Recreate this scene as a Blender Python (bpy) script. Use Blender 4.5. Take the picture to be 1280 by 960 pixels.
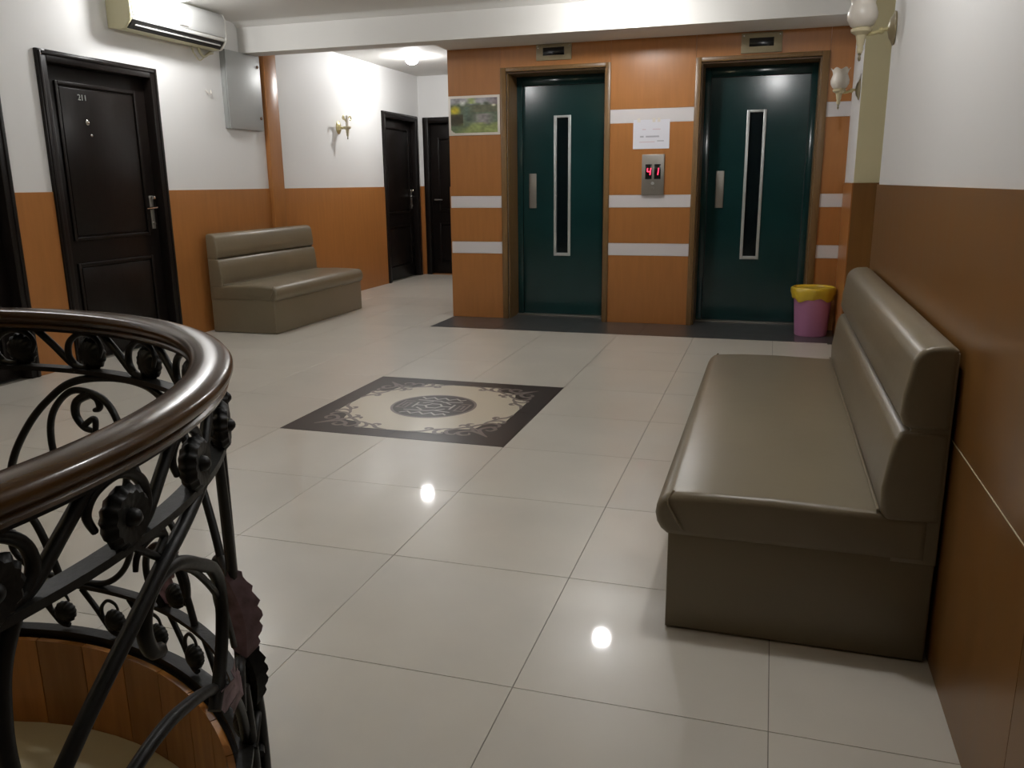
import bpy, bmesh, math, random
from mathutils import Vector, Matrix

random.seed(7)
for o in list(bpy.data.objects):
    bpy.data.objects.remove(o)
SC = bpy.context.scene
COL = SC.collection
PI = math.pi

# ------------------------------------------------------------------ camera
CAM_H = 1.2
YAW, PITCH, ROLL = -0.301583008, -0.237635371, -0.0109877
FPX = 1033.55
cam_d = bpy.data.cameras.new('camera')
cam = bpy.data.objects.new('camera', cam_d)
COL.objects.link(cam)
SC.camera = cam
cam_d.sensor_width = 36.0
cam_d.lens = 36.0 * FPX / 1280.0
cam_d.clip_start = 0.02
cam_d.clip_end = 60
_f = Vector((math.sin(YAW) * math.cos(PITCH), math.cos(YAW) * math.cos(PITCH), math.sin(PITCH)))
_r = Vector((math.cos(YAW), -math.sin(YAW), 0))
_u = _r.cross(_f)
_r2 = _r * math.cos(ROLL) + _u * math.sin(ROLL)
_u2 = -_r * math.sin(ROLL) + _u * math.cos(ROLL)
cam.matrix_world = Matrix(((_r2.x, _u2.x, -_f.x, 0), (_r2.y, _u2.y, -_f.y, 0), (_r2.z, _u2.z, -_f.z, CAM_H), (0, 0, 0, 1)))

# ------------------------------------------------------------------ world, exposure, lamps
W = bpy.data.worlds.new('world')
SC.world = W
W.use_nodes = True
W.node_tree.nodes['Background'].inputs[0].default_value = (0.9, 0.95, 1.0, 1)
W.node_tree.nodes['Background'].inputs[1].default_value = 0.02
SC.view_settings.view_transform = 'Standard'
SC.view_settings.look = 'None'
SC.view_settings.gamma = 1.0
SC.view_settings.use_curve_mapping = False
SC.view_settings.exposure = 0.0
CEIL = 2.58
LAMP = 236.0
# ceiling downlights: x, y, strength, label
LAMPS = [
    (-1.15, 6.13, LAMP * .9, 'round white ceiling downlight just in front of the beam over the lifts'),
    (-3.90, 8.95, LAMP * 1.15, 'round lit ceiling light in the far corridor near the picture of the garden'),
    (-4.12, 5.40, LAMP * .85, 'round white ceiling downlight just in front of the air conditioner'),
    (-0.04, 2.45, LAMP * .88, 'round white ceiling downlight above the near end of the large sofa'),
    (-3.55, 2.60, LAMP * .6, 'round white ceiling downlight by the left wall near the doors'),
    (-2.45, 0.30, LAMP * .24, 'added dim warm ceiling lamp over the stairwell to light the landing'),  # extra lamp, added only to brighten the landing and lining
]

# ------------------------------------------------------------------ materials
def lin(r, g, b):
    f = lambda c: (c / 255 / 12.92) if c / 255 <= 0.04045 else ((c / 255 + 0.055) / 1.055) ** 2.4
    return (f(r), f(g), f(b))

def mat(name, col, rough=0.5, metal=0.0, spec=0.5, coat=0.0, coat_rough=0.03, bump=0.0, bump_scale=60.0,
        noise=0.0, noise_scale=4.0, stretch=(1, 1, 1), emit=None, emit_s=0.0, rand=0.0, tint=None, rough_var=0.0):
    m = bpy.data.materials.new(name)
    m.use_nodes = True
    nt = m.node_tree
    b = nt.nodes['Principled BSDF']
    b.inputs['Base Color'].default_value = (*col, 1)
    b.inputs['Roughness'].default_value = rough
    b.inputs['Metallic'].default_value = metal
    b.inputs['Specular IOR Level'].default_value = spec
    b.inputs['Coat Weight'].default_value = coat
    b.inputs['Coat Roughness'].default_value = coat_rough
    tc = nt.nodes.new('ShaderNodeTexCoord')
    mp = nt.nodes.new('ShaderNodeMapping')
    mp.inputs['Scale'].default_value = stretch
    geo = nt.nodes.new('ShaderNodeNewGeometry')
    nt.links.new(geo.outputs['Position'], mp.inputs['Vector'])
    if noise > 0:
        n = nt.nodes.new('ShaderNodeTexNoise')
        n.inputs['Scale'].default_value = noise_scale
        n.inputs['Detail'].default_value = 6
        nt.links.new(mp.outputs[0], n.inputs['Vector'])
        mix = nt.nodes.new('ShaderNodeMix')
        mix.data_type = 'RGBA'
        t = tint if tint else tuple(c * (1 - noise) for c in col)
        hi = tuple(min(1, c * (1 + noise * 0.6)) for c in col)
        mix.inputs[6].default_value = (*t, 1)
        mix.inputs[7].default_value = (*hi, 1)
        rmp = nt.nodes.new('ShaderNodeMapRange')
        rmp.inputs[1].default_value = 0.3
        rmp.inputs[2].default_value = 0.7
        nt.links.new(n.outputs[0], rmp.inputs[0])
        nt.links.new(rmp.outputs[0], mix.inputs[0])
        out = mix.outputs[2]
        if rough_var > 0:
            rr = nt.nodes.new('ShaderNodeMapRange')
            rr.inputs[3].default_value = rough
            rr.inputs[4].default_value = rough + rough_var
            nt.links.new(n.outputs[0], rr.inputs[0])
            nt.links.new(rr.outputs[0], b.inputs['Roughness'])
        nt.links.new(out, b.inputs['Base Color'])
    else:
        out = None
    if rand > 0:
        oi = nt.nodes.new('ShaderNodeObjectInfo')
        hsv = nt.nodes.new('ShaderNodeHueSaturation')
        mr = nt.nodes.new('ShaderNodeMapRange')
        mr.inputs[3].default_value = 1 - rand
        mr.inputs[4].default_value = 1 + rand
        nt.links.new(oi.outputs['Random'], mr.inputs[0])
        nt.links.new(mr.outputs[0], hsv.inputs['Value'])
        if out is not None:
            nt.links.new(out, hsv.inputs['Color'])
        else:
            hsv.inputs['Color'].default_value = (*col, 1)
        nt.links.new(hsv.outputs[0], b.inputs['Base Color'])
    if bump > 0:
        n2 = nt.nodes.new('ShaderNodeTexNoise')
        n2.inputs['Scale'].default_value = bump_scale
        n2.inputs['Detail'].default_value = 4
        nt.links.new(geo.outputs['Position'], n2.inputs['Vector'])
        bp = nt.nodes.new('ShaderNodeBump')
        bp.inputs['Strength'].default_value = bump
        bp.inputs['Distance'].default_value = 0.004
        nt.links.new(n2.outputs[0], bp.inputs['Height'])
        nt.links.new(bp.outputs[0], b.inputs['Normal'])
    if emit:
        b.inputs['Emission Color'].default_value = (*emit, 1)
        b.inputs['Emission Strength'].default_value = emit_s
    return m

M = {}
M['wall'] = mat('wall_paint', (0.78, 0.78, 0.77), 0.55, bump=0.05, bump_scale=25)
M['cream_wall'] = mat('cream_surface', (0.72, 0.66, 0.42), 0.55, bump=0.05, bump_scale=25)
M['ceiling'] = mat('ceiling_paint', (0.72, 0.71, 0.68), 0.7, bump=0.05, bump_scale=30)
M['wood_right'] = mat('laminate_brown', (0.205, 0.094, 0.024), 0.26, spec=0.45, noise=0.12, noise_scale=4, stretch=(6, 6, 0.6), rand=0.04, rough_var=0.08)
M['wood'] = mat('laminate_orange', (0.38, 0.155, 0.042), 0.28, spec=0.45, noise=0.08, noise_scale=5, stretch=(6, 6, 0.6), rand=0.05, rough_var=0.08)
M['wood_dark'] = mat('laminate_dark', (0.40, 0.17, 0.042), 0.25, spec=0.5, noise=0.2, noise_scale=5, stretch=(6, 6, 0.6), rand=0.28)
M['band'] = mat('band_white', (0.66, 0.63, 0.63), 0.4)
M['trim'] = mat('door_trim', (0.18, 0.10, 0.035), 0.35, noise=0.15, noise_scale=8, stretch=(8, 8, 1))
M['tile'] = mat('floor_tile', (0.62, 0.585, 0.51), 0.30, spec=0.45, coat=0.35, coat_rough=0.045, noise=0.05, noise_scale=3.0, rand=0.025, rough_var=0.1)
M['grout'] = mat('grout', (0.24, 0.22, 0.18), 0.9)
M['slate'] = mat('slate_tile', (0.075, 0.075, 0.075), 0.28, coat=0.25, coat_rough=0.06, noise=0.25, noise_scale=9, rand=0.05)
M['inlay_dark'] = mat('inlay_dark', (0.034, 0.025, 0.021), 0.34, spec=0.22, coat=0.06, coat_rough=0.06)
M['inlay_cream'] = mat('inlay_cream', (0.66, 0.60, 0.47), 0.3, coat=0.2, coat_rough=0.04)
M['inlay_grey'] = mat('inlay_grey', (0.21, 0.175, 0.155), 0.34, spec=.25, coat=0.08, coat_rough=0.04)
M['inlay_light'] = mat('inlay_light', (0.52, 0.49, 0.44), 0.28, coat=0.35, coat_rough=0.04)
M['leather'] = mat('leatherette', (0.190, 0.155, 0.098), 0.36, spec=0.5, noise=0.06, noise_scale=3, bump=0.12, bump_scale=18)
M['leather_side'] = M['leather']
M['door'] = mat('door_dark', (0.009, 0.0065, 0.0055), 0.33, spec=0.25, noise=0.25, noise_scale=6, stretch=(8, 8, .8))
M['green'] = mat('lift_green', (0.008, 0.036, 0.035), 0.14, spec=0.5, noise=0.08, noise_scale=3, bump=0.06, bump_scale=6)
M['glass_dark'] = mat('lift_glass', (0.004, 0.008, 0.009), 0.08)
M['alu'] = mat('aluminium', (0.55, 0.57, 0.56), 0.35, metal=0.6)
M['steel'] = mat('brushed_steel', (0.30, 0.28, 0.25), 0.38, metal=0.7)
M['brass_dull'] = mat('dull_brass', (0.30, 0.25, 0.15), 0.38, metal=0.25)
M['brass'] = mat('brass', (0.70, 0.62, 0.34), 0.3, metal=0.6)
M['black'] = mat('black_glass', (0.006, 0.006, 0.006), 0.2)
M['red'] = mat('led_red', (0.2, 0.01, 0.02), 0.4, emit=(1.0, 0.03, 0.08), emit_s=3.2)
M['chrome'] = mat('chrome', (0.75, 0.74, 0.72), 0.12, metal=1.0)
M['iron'] = mat('wrought_iron', (0.008, 0.008, 0.007), 0.45, spec=0.28, noise=0.35, noise_scale=30, bump=0.15, bump_scale=90)
M['leaf'] = mat('iron_leaf', (0.30, 0.21, 0.225), 0.6, noise=0.4, noise_scale=40)
M['handrail'] = mat('handrail_varnish', (0.070, 0.034, 0.011), 0.21, spec=0.28, coat=0.08, coat_rough=0.05, noise=0.4, noise_scale=6, stretch=(1, 1, 4))
M['ac'] = mat('ac_plastic', (0.74, 0.74, 0.70), 0.3)
M['ac_front'] = mat('ac_front', (0.60, 0.61, 0.60), 0.2, coat=0.3)
M['ac_old'] = mat('ac_yellowed', (0.62, 0.58, 0.38), 0.45)
M['ac_dark'] = mat('ac_slot', (0.015, 0.015, 0.014), 0.5)
M['box'] = mat('grey_box', (0.36, 0.37, 0.36), 0.4, metal=0.25, bump=0.05, bump_scale=30)
M['rust'] = mat('screw', (0.2, 0.12, 0.08), 0.5, metal=0.4)
M['ceramic'] = mat('shade_ceramic', (0.72, 0.67, 0.60), 0.3)
M['ivory'] = mat('ivory_fitting', (0.62, 0.55, 0.36), 0.35)
M['pink'] = mat('pink_plastic', (0.62, 0.27, 0.48), 0.4)
M['bag'] = mat('yellow_bag', (0.60, 0.42, 0.03), 0.35, spec=0.5, bump=0.5, bump_scale=35)
M['paper'] = mat('paper', (0.74, 0.74, 0.80), 0.6)
M['ink'] = mat('ink', (0.42, 0.42, 0.47), 0.7)
M['ink_pink'] = mat('ink_pink', (0.66, 0.56, 0.60), 0.7)
M['lamp_body'] = mat('lamp_body', (0.8, 0.8, 0.8), 0.4)
M['landing'] = mat('landing_tile', (0.62, 0.55, 0.36), 0.4, noise=0.05, noise_scale=3)
M['pipe'] = mat('ac_pipe', (0.5, 0.46, 0.3), 0.5)

def print_mat(name):
    m = bpy.data.materials.new(name)
    m.use_nodes = True
    nt = m.node_tree
    a = nt.nodes.new('ShaderNodeVertexColor')
    a.layer_name = 'print'
    nt.links.new(a.outputs[0], nt.nodes['Principled BSDF'].inputs['Base Color'])
    nt.nodes['Principled BSDF'].inputs['Roughness'].default_value = 0.35
    return m
M['print'] = print_mat('poster_print')

# ------------------------------------------------------------------ helpers
def world_loc(o):
    v = Vector((0, 0, 0))
    while o is not None:
        v += Vector(o.location)
        o = o.parent
    return v

def obj(name, bm, material, parent=None, smooth=40, kind=None):
    """bm holds world coordinates; becomes one mesh object"""
    me = bpy.data.meshes.new(name)
    bmesh.ops.recalc_face_normals(bm, faces=bm.faces)
    if parent is not None:
        bmesh.ops.translate(bm, verts=bm.verts, vec=-world_loc(parent))
    bm.to_mesh(me)
    bm.free()
    if smooth:
        for p in me.polygons:
            p.use_smooth = True
        me.set_sharp_from_angle(angle=math.radians(smooth))
    me.materials.append(M[material] if isinstance(material, str) else material)
    o = bpy.data.objects.new(name, me)
    COL.objects.link(o)
    o.parent = parent
    if kind:
        o['kind'] = kind
    return o

def recenter(o):
    """move a top-level mesh's origin to the middle of its base"""
    vs = o.data.vertices
    mn = [min(v.co[i] for v in vs) for i in range(3)]
    mx = [max(v.co[i] for v in vs) for i in range(3)]
    c = Vector(((mn[0] + mx[0]) / 2, (mn[1] + mx[1]) / 2, mn[2]))
    o.data.transform(Matrix.Translation(-c))
    o.location = c
    return o

def tag(o, label, cat, group=None, kind=None):
    o['label'] = label
    o['category'] = cat
    if group:
        o['group'] = group
    if kind:
        o['kind'] = kind
    return o

def thing(name, loc, label, cat, group=None, kind=None):
    o = bpy.data.objects.new(name, None)
    o.empty_display_size = 0.1
    COL.objects.link(o)
    o.location = loc
    return tag(o, label, cat, group, kind)

def box(bm, x0, x1, y0, y1, z0, z1, bev=0.0, seg=2):
    r = bmesh.ops.create_cube(bm, size=1.0)
    vs = r['verts']
    for v in vs:
        v.co = Vector((x0 + (v.co.x + .5) * (x1 - x0), y0 + (v.co.y + .5) * (y1 - y0), z0 + (v.co.z + .5) * (z1 - z0)))
    if bev > 0:
        es = list({e for v in vs for e in v.link_edges})
        bmesh.ops.bevel(bm, geom=es, offset=bev, segments=seg, profile=0.5, affect='EDGES')
    return bm

def boxes(*bs, bev=0.0):
    bm = bmesh.new()
    for b in bs:
        box(bm, *b, bev=bev)
    return bm

def prism(pts, axis, a, b, bm=None, bev=0.0, seg=3, which='caps'):
    """extrude polygon pts along an axis ('x','y','z'); bevel the cap outlines"""
    bm = bm or bmesh.new()
    def P(p, t):
        return {'x': (t, p[0], p[1]), 'y': (p[0], t, p[1]), 'z': (p[0], p[1], t)}[axis]
    va = [bm.verts.new(P(p, a)) for p in pts]
    vb = [bm.verts.new(P(p, b)) for p in pts]
    n = len(pts)
    fa = bm.faces.new(va)
    fb = bm.faces.new(list(reversed(vb)))
    for i in range(n):
        bm.faces.new((va[i], vb[i], vb[(i + 1) % n], va[(i + 1) % n]))
    bm.normal_update()
    if bev > 0:
        es = list(fa.edges) + list(fb.edges)
        bmesh.ops.bevel(bm, geom=es, offset=bev, segments=seg, profile=0.5, affect='EDGES')
    return bm

def loft_round(pts, a, b, e, seg=4):
    """extrude a convex-ish profile (x,z) along y with softly rounded ends"""
    n = len(pts)
    area = sum(pts[i][0] * pts[(i + 1) % n][1] - pts[(i + 1) % n][0] * pts[i][1] for i in range(n))
    sg = 1 if area > 0 else -1
    def inset(d):
        out = []
        for i in range(n):
            p0, p1, p2 = Vector(pts[i - 1]), Vector(pts[i]), Vector(pts[(i + 1) % n])
            d1, d2 = (p1 - p0).normalized(), (p2 - p1).normalized()
            n1, n2 = Vector((-d1.y, d1.x)) * sg, Vector((-d2.y, d2.x)) * sg
            m = (n1 + n2)
            m = m / max(0.35, m.length_squared / 2) if m.length > 1e-6 else n1
            out.append(p1 + m * d)
        return out
    bm = bmesh.new()
    st = []
    for k in range(seg + 1):
        t = PI / 2 * k / seg
        st.append((a + e * (1 - math.sin(t)), e * (1 - math.cos(t))))
    st = list(reversed(st))
    st = st + [(a + b - y, d) for y, d in reversed(st)]
    rings = []
    for y, d in st:
        q = inset(d) if d > 1e-7 else [Vector(p) for p in pts]
        rings.append([bm.verts.new((p.x, y, p.y)) for p in q])
    for A, B in zip(rings, rings[1:]):
        for i in range(n):
            bm.faces.new((A[i], A[(i + 1) % n], B[(i + 1) % n], B[i]))
    bm.faces.new(rings[0])
    bm.faces.new(list(reversed(rings[-1])))
    return bm

def spline(pts, n=8):
    pts = [Vector(p) for p in pts]
    out = []
    for i in range(len(pts) - 1):
        p0 = pts[max(i - 1, 0)]; p1 = pts[i]; p2 = pts[i + 1]; p3 = pts[min(i + 2, len(pts) - 1)]
        for k in range(n):
            t = k / n
            out.append(0.5 * ((2 * p1) + (p2 - p0) * t + (2 * p0 - 5 * p1 + 4 * p2 - p3) * t * t + (3 * p1 - p0 - 3 * p2 + p3) * t ** 3))
    out.append(pts[-1])
    return out

def sweep(path, rad, bm=None, n=7, closed=False, prof=None, up=None):
    """tube (or profile) along a path; rad may be a list"""
    bm = bm or bmesh.new()
    path = [Vector(p) for p in path]
    L = len(path)
    rings = []
    nrm = None
    for i, p in enumerate(path):
        if closed:
            t = (path[(i + 1) % L] - path[i - 1])
        else:
            t = path[min(i + 1, L - 1)] - path[max(i - 1, 0)]
        if t.length < 1e-9:
            t = Vector((0, 0, 1))
        t.normalize()
        if up is not None:
            z = Vector(up)
            s = t.cross(z).normalized()
            nrm = s
            b = z
        else:
            if nrm is None:
                a = Vector((0, 0, 1)) if abs(t.z) < 0.9 else Vector((1, 0, 0))
                nrm = t.cross(a).normalized()
            else:
                nrm = (nrm - t * nrm.dot(t))
                nrm = nrm.normalized() if nrm.length > 1e-6 else t.orthogonal().normalized()
            b = t.cross(nrm)
        r = rad[i] if isinstance(rad, (list, tuple)) else rad
        if prof:
            rings.append([bm.verts.new(p + nrm * q[0] * r + b * q[1] * r) for q in prof])
        else:
            rings.append([bm.verts.new(p + (nrm * math.cos(2 * PI * k / n) + b * math.sin(2 * PI * k / n)) * r) for k in range(n)])
    m = len(rings[0])
    for i in range(L if closed else L - 1):
        A, B = rings[i], rings[(i + 1) % L]
        for k in range(m):
            bm.faces.new((A[k], A[(k + 1) % m], B[(k + 1) % m], B[k]))
    if not closed:
        bm.faces.new(rings[0])
        bm.faces.new(list(reversed(rings[-1])))
    return bm

def lathe(prof, n=24, bm=None, origin=(0, 0, 0), axis=(0, 0, 1), wave=None):
    """prof: list of (r, h); revolve around axis at origin"""
    bm = bm or bmesh.new()
    ax = Vector(axis).normalized()
    q = Vector((0, 0, 1)).rotation_difference(ax).to_matrix()
    o = Vector(origin)
    rings = []
    for r, h in prof:
        if r <= 1e-6:
            rings.append([bm.verts.new(o + q @ Vector((0, 0, h)))])
        else:
            rg = []
            for k in range(n):
                a = 2 * PI * k / n
                w = wave(a, r, h) if wave else 1.0
                rg.append(bm.verts.new(o + q @ Vector((r * w * math.cos(a), r * w * math.sin(a), h))))
            rings.append(rg)
    for A, B in zip(rings, rings[1:]):
        if len(A) == 1 and len(B) == 1:
            continue
        if len(A) == 1:
            for k in range(n):
                bm.faces.new((A[0], B[k], B[(k + 1) % n]))
        elif len(B) == 1:
            for k in range(n):
                bm.faces.new((A[k], A[(k + 1) % n], B[0]))
        else:
            for k in range(n):
                bm.faces.new((A[k], A[(k + 1) % n], B[(k + 1) % n], B[k]))
    for rg, rev in ((rings[0], True), (rings[-1], False)):
        if len(rg) > 1:
            bm.faces.new(list(reversed(rg)) if rev else rg)
    return bm

def copy_of(o, parent=None, loc=None, rotz=None):
    c = o.copy()
    COL.objects.link(c)
    if parent is not None:
        c.parent = parent
    if loc is not None:
        c.location = loc
    if rotz is not None:
        c.rotation_euler = (0, 0, rotz)
    return c

# ------------------------------------------------------------------ layout numbers (metres)
LW = -4.555          # left wall plane
RW = 0.455           # right wall plane
EW = 7.18            # lift wall plane
BW = 10.60           # far end of corridor
REAR = -1.6
EL = -2.79           # left corner of the lift block
COLX, COLY = 0.530, 6.40   # end pier right of the lifts
OPEN_Y = 4.18        # where the right wall ends
WZ = 1.18            # wainscot height
BEAM_Z = 2.335
CX, CY, CR = -1.64, 0.62, 0.92   # round stairwell
HOLE = 0.895

# ------------------------------------------------------------------ floor: slab + tiles
def cut_hole(o, r, z0=-0.4, z1=0.3):
    bm = lathe([(r, z0), (r, z1)], n=96, origin=(CX, CY, 0))
    me = bpy.data.meshes.new('cutter')
    bmesh.ops.recalc_face_normals(bm, faces=bm.faces)
    bm.to_mesh(me); bm.free()
    c = bpy.data.objects.new('cutter', me)
    COL.objects.link(c)
    md = o.modifiers.new('hole', 'BOOLEAN')
    md.object = c
    md.operation = 'DIFFERENCE'
    md.solver = 'EXACT'
    bpy.context.view_layer.update()
    dg = bpy.context.evaluated_depsgraph_get()
    new = bpy.data.meshes.new_from_object(o.evaluated_get(dg))
    o.modifiers.clear()
    o.data = new
    bpy.data.objects.remove(c)
    return o

floor = obj('floor', boxes((LW - .1, 2.3, REAR - .1, BW + .1, -0.185, -0.004)), 'grout', smooth=0)
cut_hole(floor, HOLE)
tag(floor, 'polished beige floor tiles with thin dark joints across the lobby', 'floor', kind='structure')

GX0, GY0, PT = 0.06, 1.712, 0.602
xs = [GX0 + PT * 0.9967 * k for k in range(-8, 5)]
ys = [GY0 + PT * k for k in range(-6, 16)]
STRIP_Y = 6.585
G = 0.0012
shared = {}
tile_tmpl = obj('tile', boxes((-.3 + G, .3 - G, -PT / 2 + G, PT / 2 - G, -0.010, 0.0)), 'tile', smooth=0)
TX = PT * 0.9967
tile_mesh = tile_tmpl.data
for v in tile_mesh.vertices:
    v.co.x = math.copysign(TX / 2 - G, v.co.x)
first_tile = True
MED = []
for i in range(len(xs) - 1):
    for j in range(len(ys) - 1):
        x0, x1, y0, y1 = xs[i], xs[i + 1], ys[j], ys[j + 1]
        cx, cy = (x0 + x1) / 2, (y0 + y1) / 2
        if -2.4 < cx < -1.1 and 3.5 < cy < 4.75:
            continue                                    # the inlaid medallion lies here
        lo_x = max(x0, LW); hi_x = min(x1, 2.2 if OPEN_Y < cy < COLY else RW)
        lo_y = max(y0, REAR); hi_y = min(y1, BW)
        if hi_y > STRIP_Y and lo_x >= EL - 0.01 + 0.3:
            hi_y = min(hi_y, STRIP_Y)
        elif hi_y > STRIP_Y and hi_x > EL:
            # tile column crossing the corner of the lift block
            if lo_y < STRIP_Y:
                t = obj('tile', boxes((lo_x + G, hi_x - G, lo_y + G, STRIP_Y - G, -0.010, 0)), 'tile', floor, smooth=0)
            lo_y = max(lo_y, STRIP_Y)
            hi_x = EL
        if cx > RW and not (OPEN_Y < cy < COLY) and hi_x - lo_x < 0.02:
            continue
        if hi_x - lo_x < 0.02 or hi_y - lo_y < 0.02:
            continue
        dmax = max(math.hypot(px - CX, py - CY) for px in (lo_x, hi_x) for py in (lo_y, hi_y))
        if dmax < HOLE:
            continue
        nx = min(max(CX, lo_x), hi_x); ny = min(max(CY, lo_y), hi_y)
        crosses = math.hypot(nx - CX, ny - CY) < HOLE
        full = abs(hi_x - lo_x - TX) < 1e-4 and abs(hi_y - lo_y - PT) < 1e-4
        if full and not crosses:
            if first_tile:
                t = tile_tmpl; first_tile = False
                t.parent = floor
            else:
                t = copy_of(tile_tmpl, floor)
            t.location = (cx, cy, 0)
        else:
            t = obj('tile', boxes((lo_x + G, hi_x - G, lo_y + G, hi_y - G, -0.010, 0)), 'tile', floor, smooth=0)
            if crosses:
                cut_hole(t, HOLE)
# dark tile strip in front of the lifts
sx = EL
k = 0
while sx < 0.53 - 0.01:
    ex = min(sx + 0.602, COLX)
    obj('dark_tile', boxes((sx + G, ex - G, STRIP_Y + G, EW - .002, -0.010, 0.0004)), 'slate', floor, smooth=0)
    sx = ex
for (a, b) in ((-2.25, -1.39), (-0.61, 0.296)):
    obj('dark_tile', boxes((a - .05, b + .05, EW - .001, EW + .5, -0.010, 0.0004)), 'slate', floor, smooth=0)

# ------------------------------------------------------------------ ceiling, beam
ceiling = obj('ceiling', boxes((LW - .1, 2.3, REAR - .1, BW + .1, CEIL, CEIL + .1)), 'ceiling', smooth=0)
tag(ceiling, 'off-white flat ceiling of the lobby and corridor', 'ceiling', kind='structure')
beam = obj('trim_1', boxes((LW, EL, 6.68, 6.88, BEAM_Z, CEIL), (EL, COLX + 1.7, 6.68, EW + .02, BEAM_Z, CEIL)), 'ceiling', smooth=0)
tag(beam, 'off-white ceiling beam running across the room above the lifts', 'beam', kind='structure')
cove = obj('cornice', prism([(6.60, CEIL), (6.68, CEIL), (6.68, CEIL - .035), (6.665, CEIL - .03), (6.65, CEIL - .012)], 'x', LW, COLX + 1.6), 'ceiling', beam)

# ------------------------------------------------------------------ walls
def panels_along_y(parent, xw, sgn, y0, y1, step, rows, material='wood', gaps=()):
    """laminate boards on a wall facing +x (sgn=1) or -x (sgn=-1)"""
    y = y0
    while y < y1 - 0.01:
        e = min(y + step, y1)
        for (za, zb) in rows:
            a, b = (xw, xw + .008) if sgn > 0 else (xw - .008, xw)
            obj('wainscot_board', boxes((a, b, y + .0012, e - .0012, za + .0012, zb - .0012)), material, parent, smooth=0)
        y = e

ROWS = [(0.0, 0.587), (0.587, WZ)]
wall_left = obj('wall_left', boxes((LW - .15, LW, REAR, 3.10, 0, 2.035), (LW - .15, LW, 4.11, 4.51, 0, 2.035), (LW - .15, LW, 5.53, 9.51, 0, 2.035),
                                   (LW - .15, LW, 10.48, BW + .1, 0, 2.035), (LW - .15, LW, REAR, BW + .1, 2.035, CEIL)), 'wall', smooth=0)
tag(wall_left, 'white left wall with orange laminate wainscot and dark doors', 'wall', kind='structure')
panels_along_y(wall_left, LW, 1, 4.155, 4.465, 1.2, [(0, WZ)])
panels_along_y(wall_left, LW, 1, 5.575, 6.985, 1.45, [(0, WZ)])
panels_along_y(wall_left, LW, 1, 7.185, 9.47, 2.4, [(0, WZ)])
panels_along_y(wall_left, LW, 1, REAR, 3.06, 1.2, [(0, WZ)])
panels_along_y(wall_left, LW, 1, 10.52, BW - .008, 1.2, [(0, WZ)])

pillar = obj('trim_2', boxes((LW, LW + .048, 6.985, 7.185, 0, BEAM_Z + .055), bev=.004), 'wood')
tag(pillar, 'narrow orange laminate pilaster beside the grey metal box', 'pilaster', kind='structure')

wall_end = obj('wall_corridor', boxes((LW - .1, -4.45, BW, BW + .15, 0, CEIL), (-3.57, EL + .1, BW, BW + .15, 0, CEIL), (-4.45, -3.57, BW, BW + .15, 2.02, CEIL)), 'wall', smooth=0)
tag(wall_end, 'white end wall of the far corridor around a dark door', 'wall', kind='structure')
obj('wainscot_board', boxes((LW, -4.495, BW - .008, BW, 0.001, WZ)), 'wood', wall_end, smooth=0)
obj('wainscot_board', boxes((-3.52, EL, BW - .008, BW, 0.001, WZ)), 'wood', wall_end, smooth=0)

# lift wall: core around two openings
D1 = (-2.255, -1.388); D2 = (-0.612, 0.298); DZ = 2.13
DEPTH = 0.27
wall_lift = obj('wall_lift', boxes(
    (EL, D1[0], EW, EW + .45, 0, CEIL), (D1[1], D2[0], EW, EW + .45, 0, CEIL), (D2[1], 2.25, EW, EW + .45, 0, CEIL),
    (D1[0], D1[1], EW, EW + .45, DZ, CEIL), (D2[0], D2[1], EW, EW + .45, DZ, CEIL), (EL, EL + .15, EW + .45, BW, 0, CEIL)), 'wall', smooth=0)
tag(wall_lift, 'orange laminate lift wall with white horizontal bands', 'wall', kind='structure')
def lift_panel(name, x0, x1, z0, z1, m):
    obj(name, boxes((x0 + .0008, x1 - .0008, EW - .010, EW, z0 + .0008, z1 - .0008)), m, wall_lift, smooth=0)
F1 = (-2.305, -1.345); F2 = (-0.657, 0.352); FZ = 2.165
bands = [(0.588, 0.692), (0.993, 1.096), (1.680, 1.790)]
for (a, b, use) in ((EL, F1[0], 2), (F1[1], F2[0], 3), (F2[1], COLX, 3)):
    z = 0.001
    for (ba, bb) in bands[:use]:
        lift_panel('laminate_panel', a, b, z, ba, 'wood')
        lift_panel('white_band', a, b, ba, bb, 'band')
        z = bb
    lift_panel('laminate_panel', a, b, z, BEAM_Z, 'wood')
lift_panel('laminate_panel', F1[0], F1[1], FZ, BEAM_Z, 'wood')
lift_panel('laminate_panel', F2[0], F2[1], FZ, BEAM_Z, 'wood')
panels_along_y(wall_lift, EL, -1, EW - .01, BW - .01, 1.2, [(0, WZ)])

# right wall and the pier beyond the opening
wall_right = obj('wall_right', boxes((RW, 2.3, REAR, OPEN_Y, 0, CEIL)), 'wall', smooth=0)
tag(wall_right, 'white right wall with brown laminate wainscot behind the large sofa', 'wall', kind='structure')
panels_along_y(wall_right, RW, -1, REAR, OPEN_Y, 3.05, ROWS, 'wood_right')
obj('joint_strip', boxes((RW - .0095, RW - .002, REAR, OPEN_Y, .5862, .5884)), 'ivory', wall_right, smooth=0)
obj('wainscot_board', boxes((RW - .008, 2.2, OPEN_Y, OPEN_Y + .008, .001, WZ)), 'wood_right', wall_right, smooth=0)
pier = obj('wall_pier', boxes((COLX, 2.3, COLY, EW + .02, 0, CEIL)), 'wall', smooth=0)
pier.data.materials.append(M['cream_wall'])
for p in pier.data.polygons:
    if p.normal.y < -0.9:
        p.material_index = 1  # front face coloured cream, the side stays white
tag(pier, 'short pier right of the lifts, cream on the front and white on the side', 'wall', kind='structure')
obj('wainscot_board', boxes((COLX - .008, COLX, COLY - .008, EW - .012, .001, WZ)), 'wood', pier, smooth=0)
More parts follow.
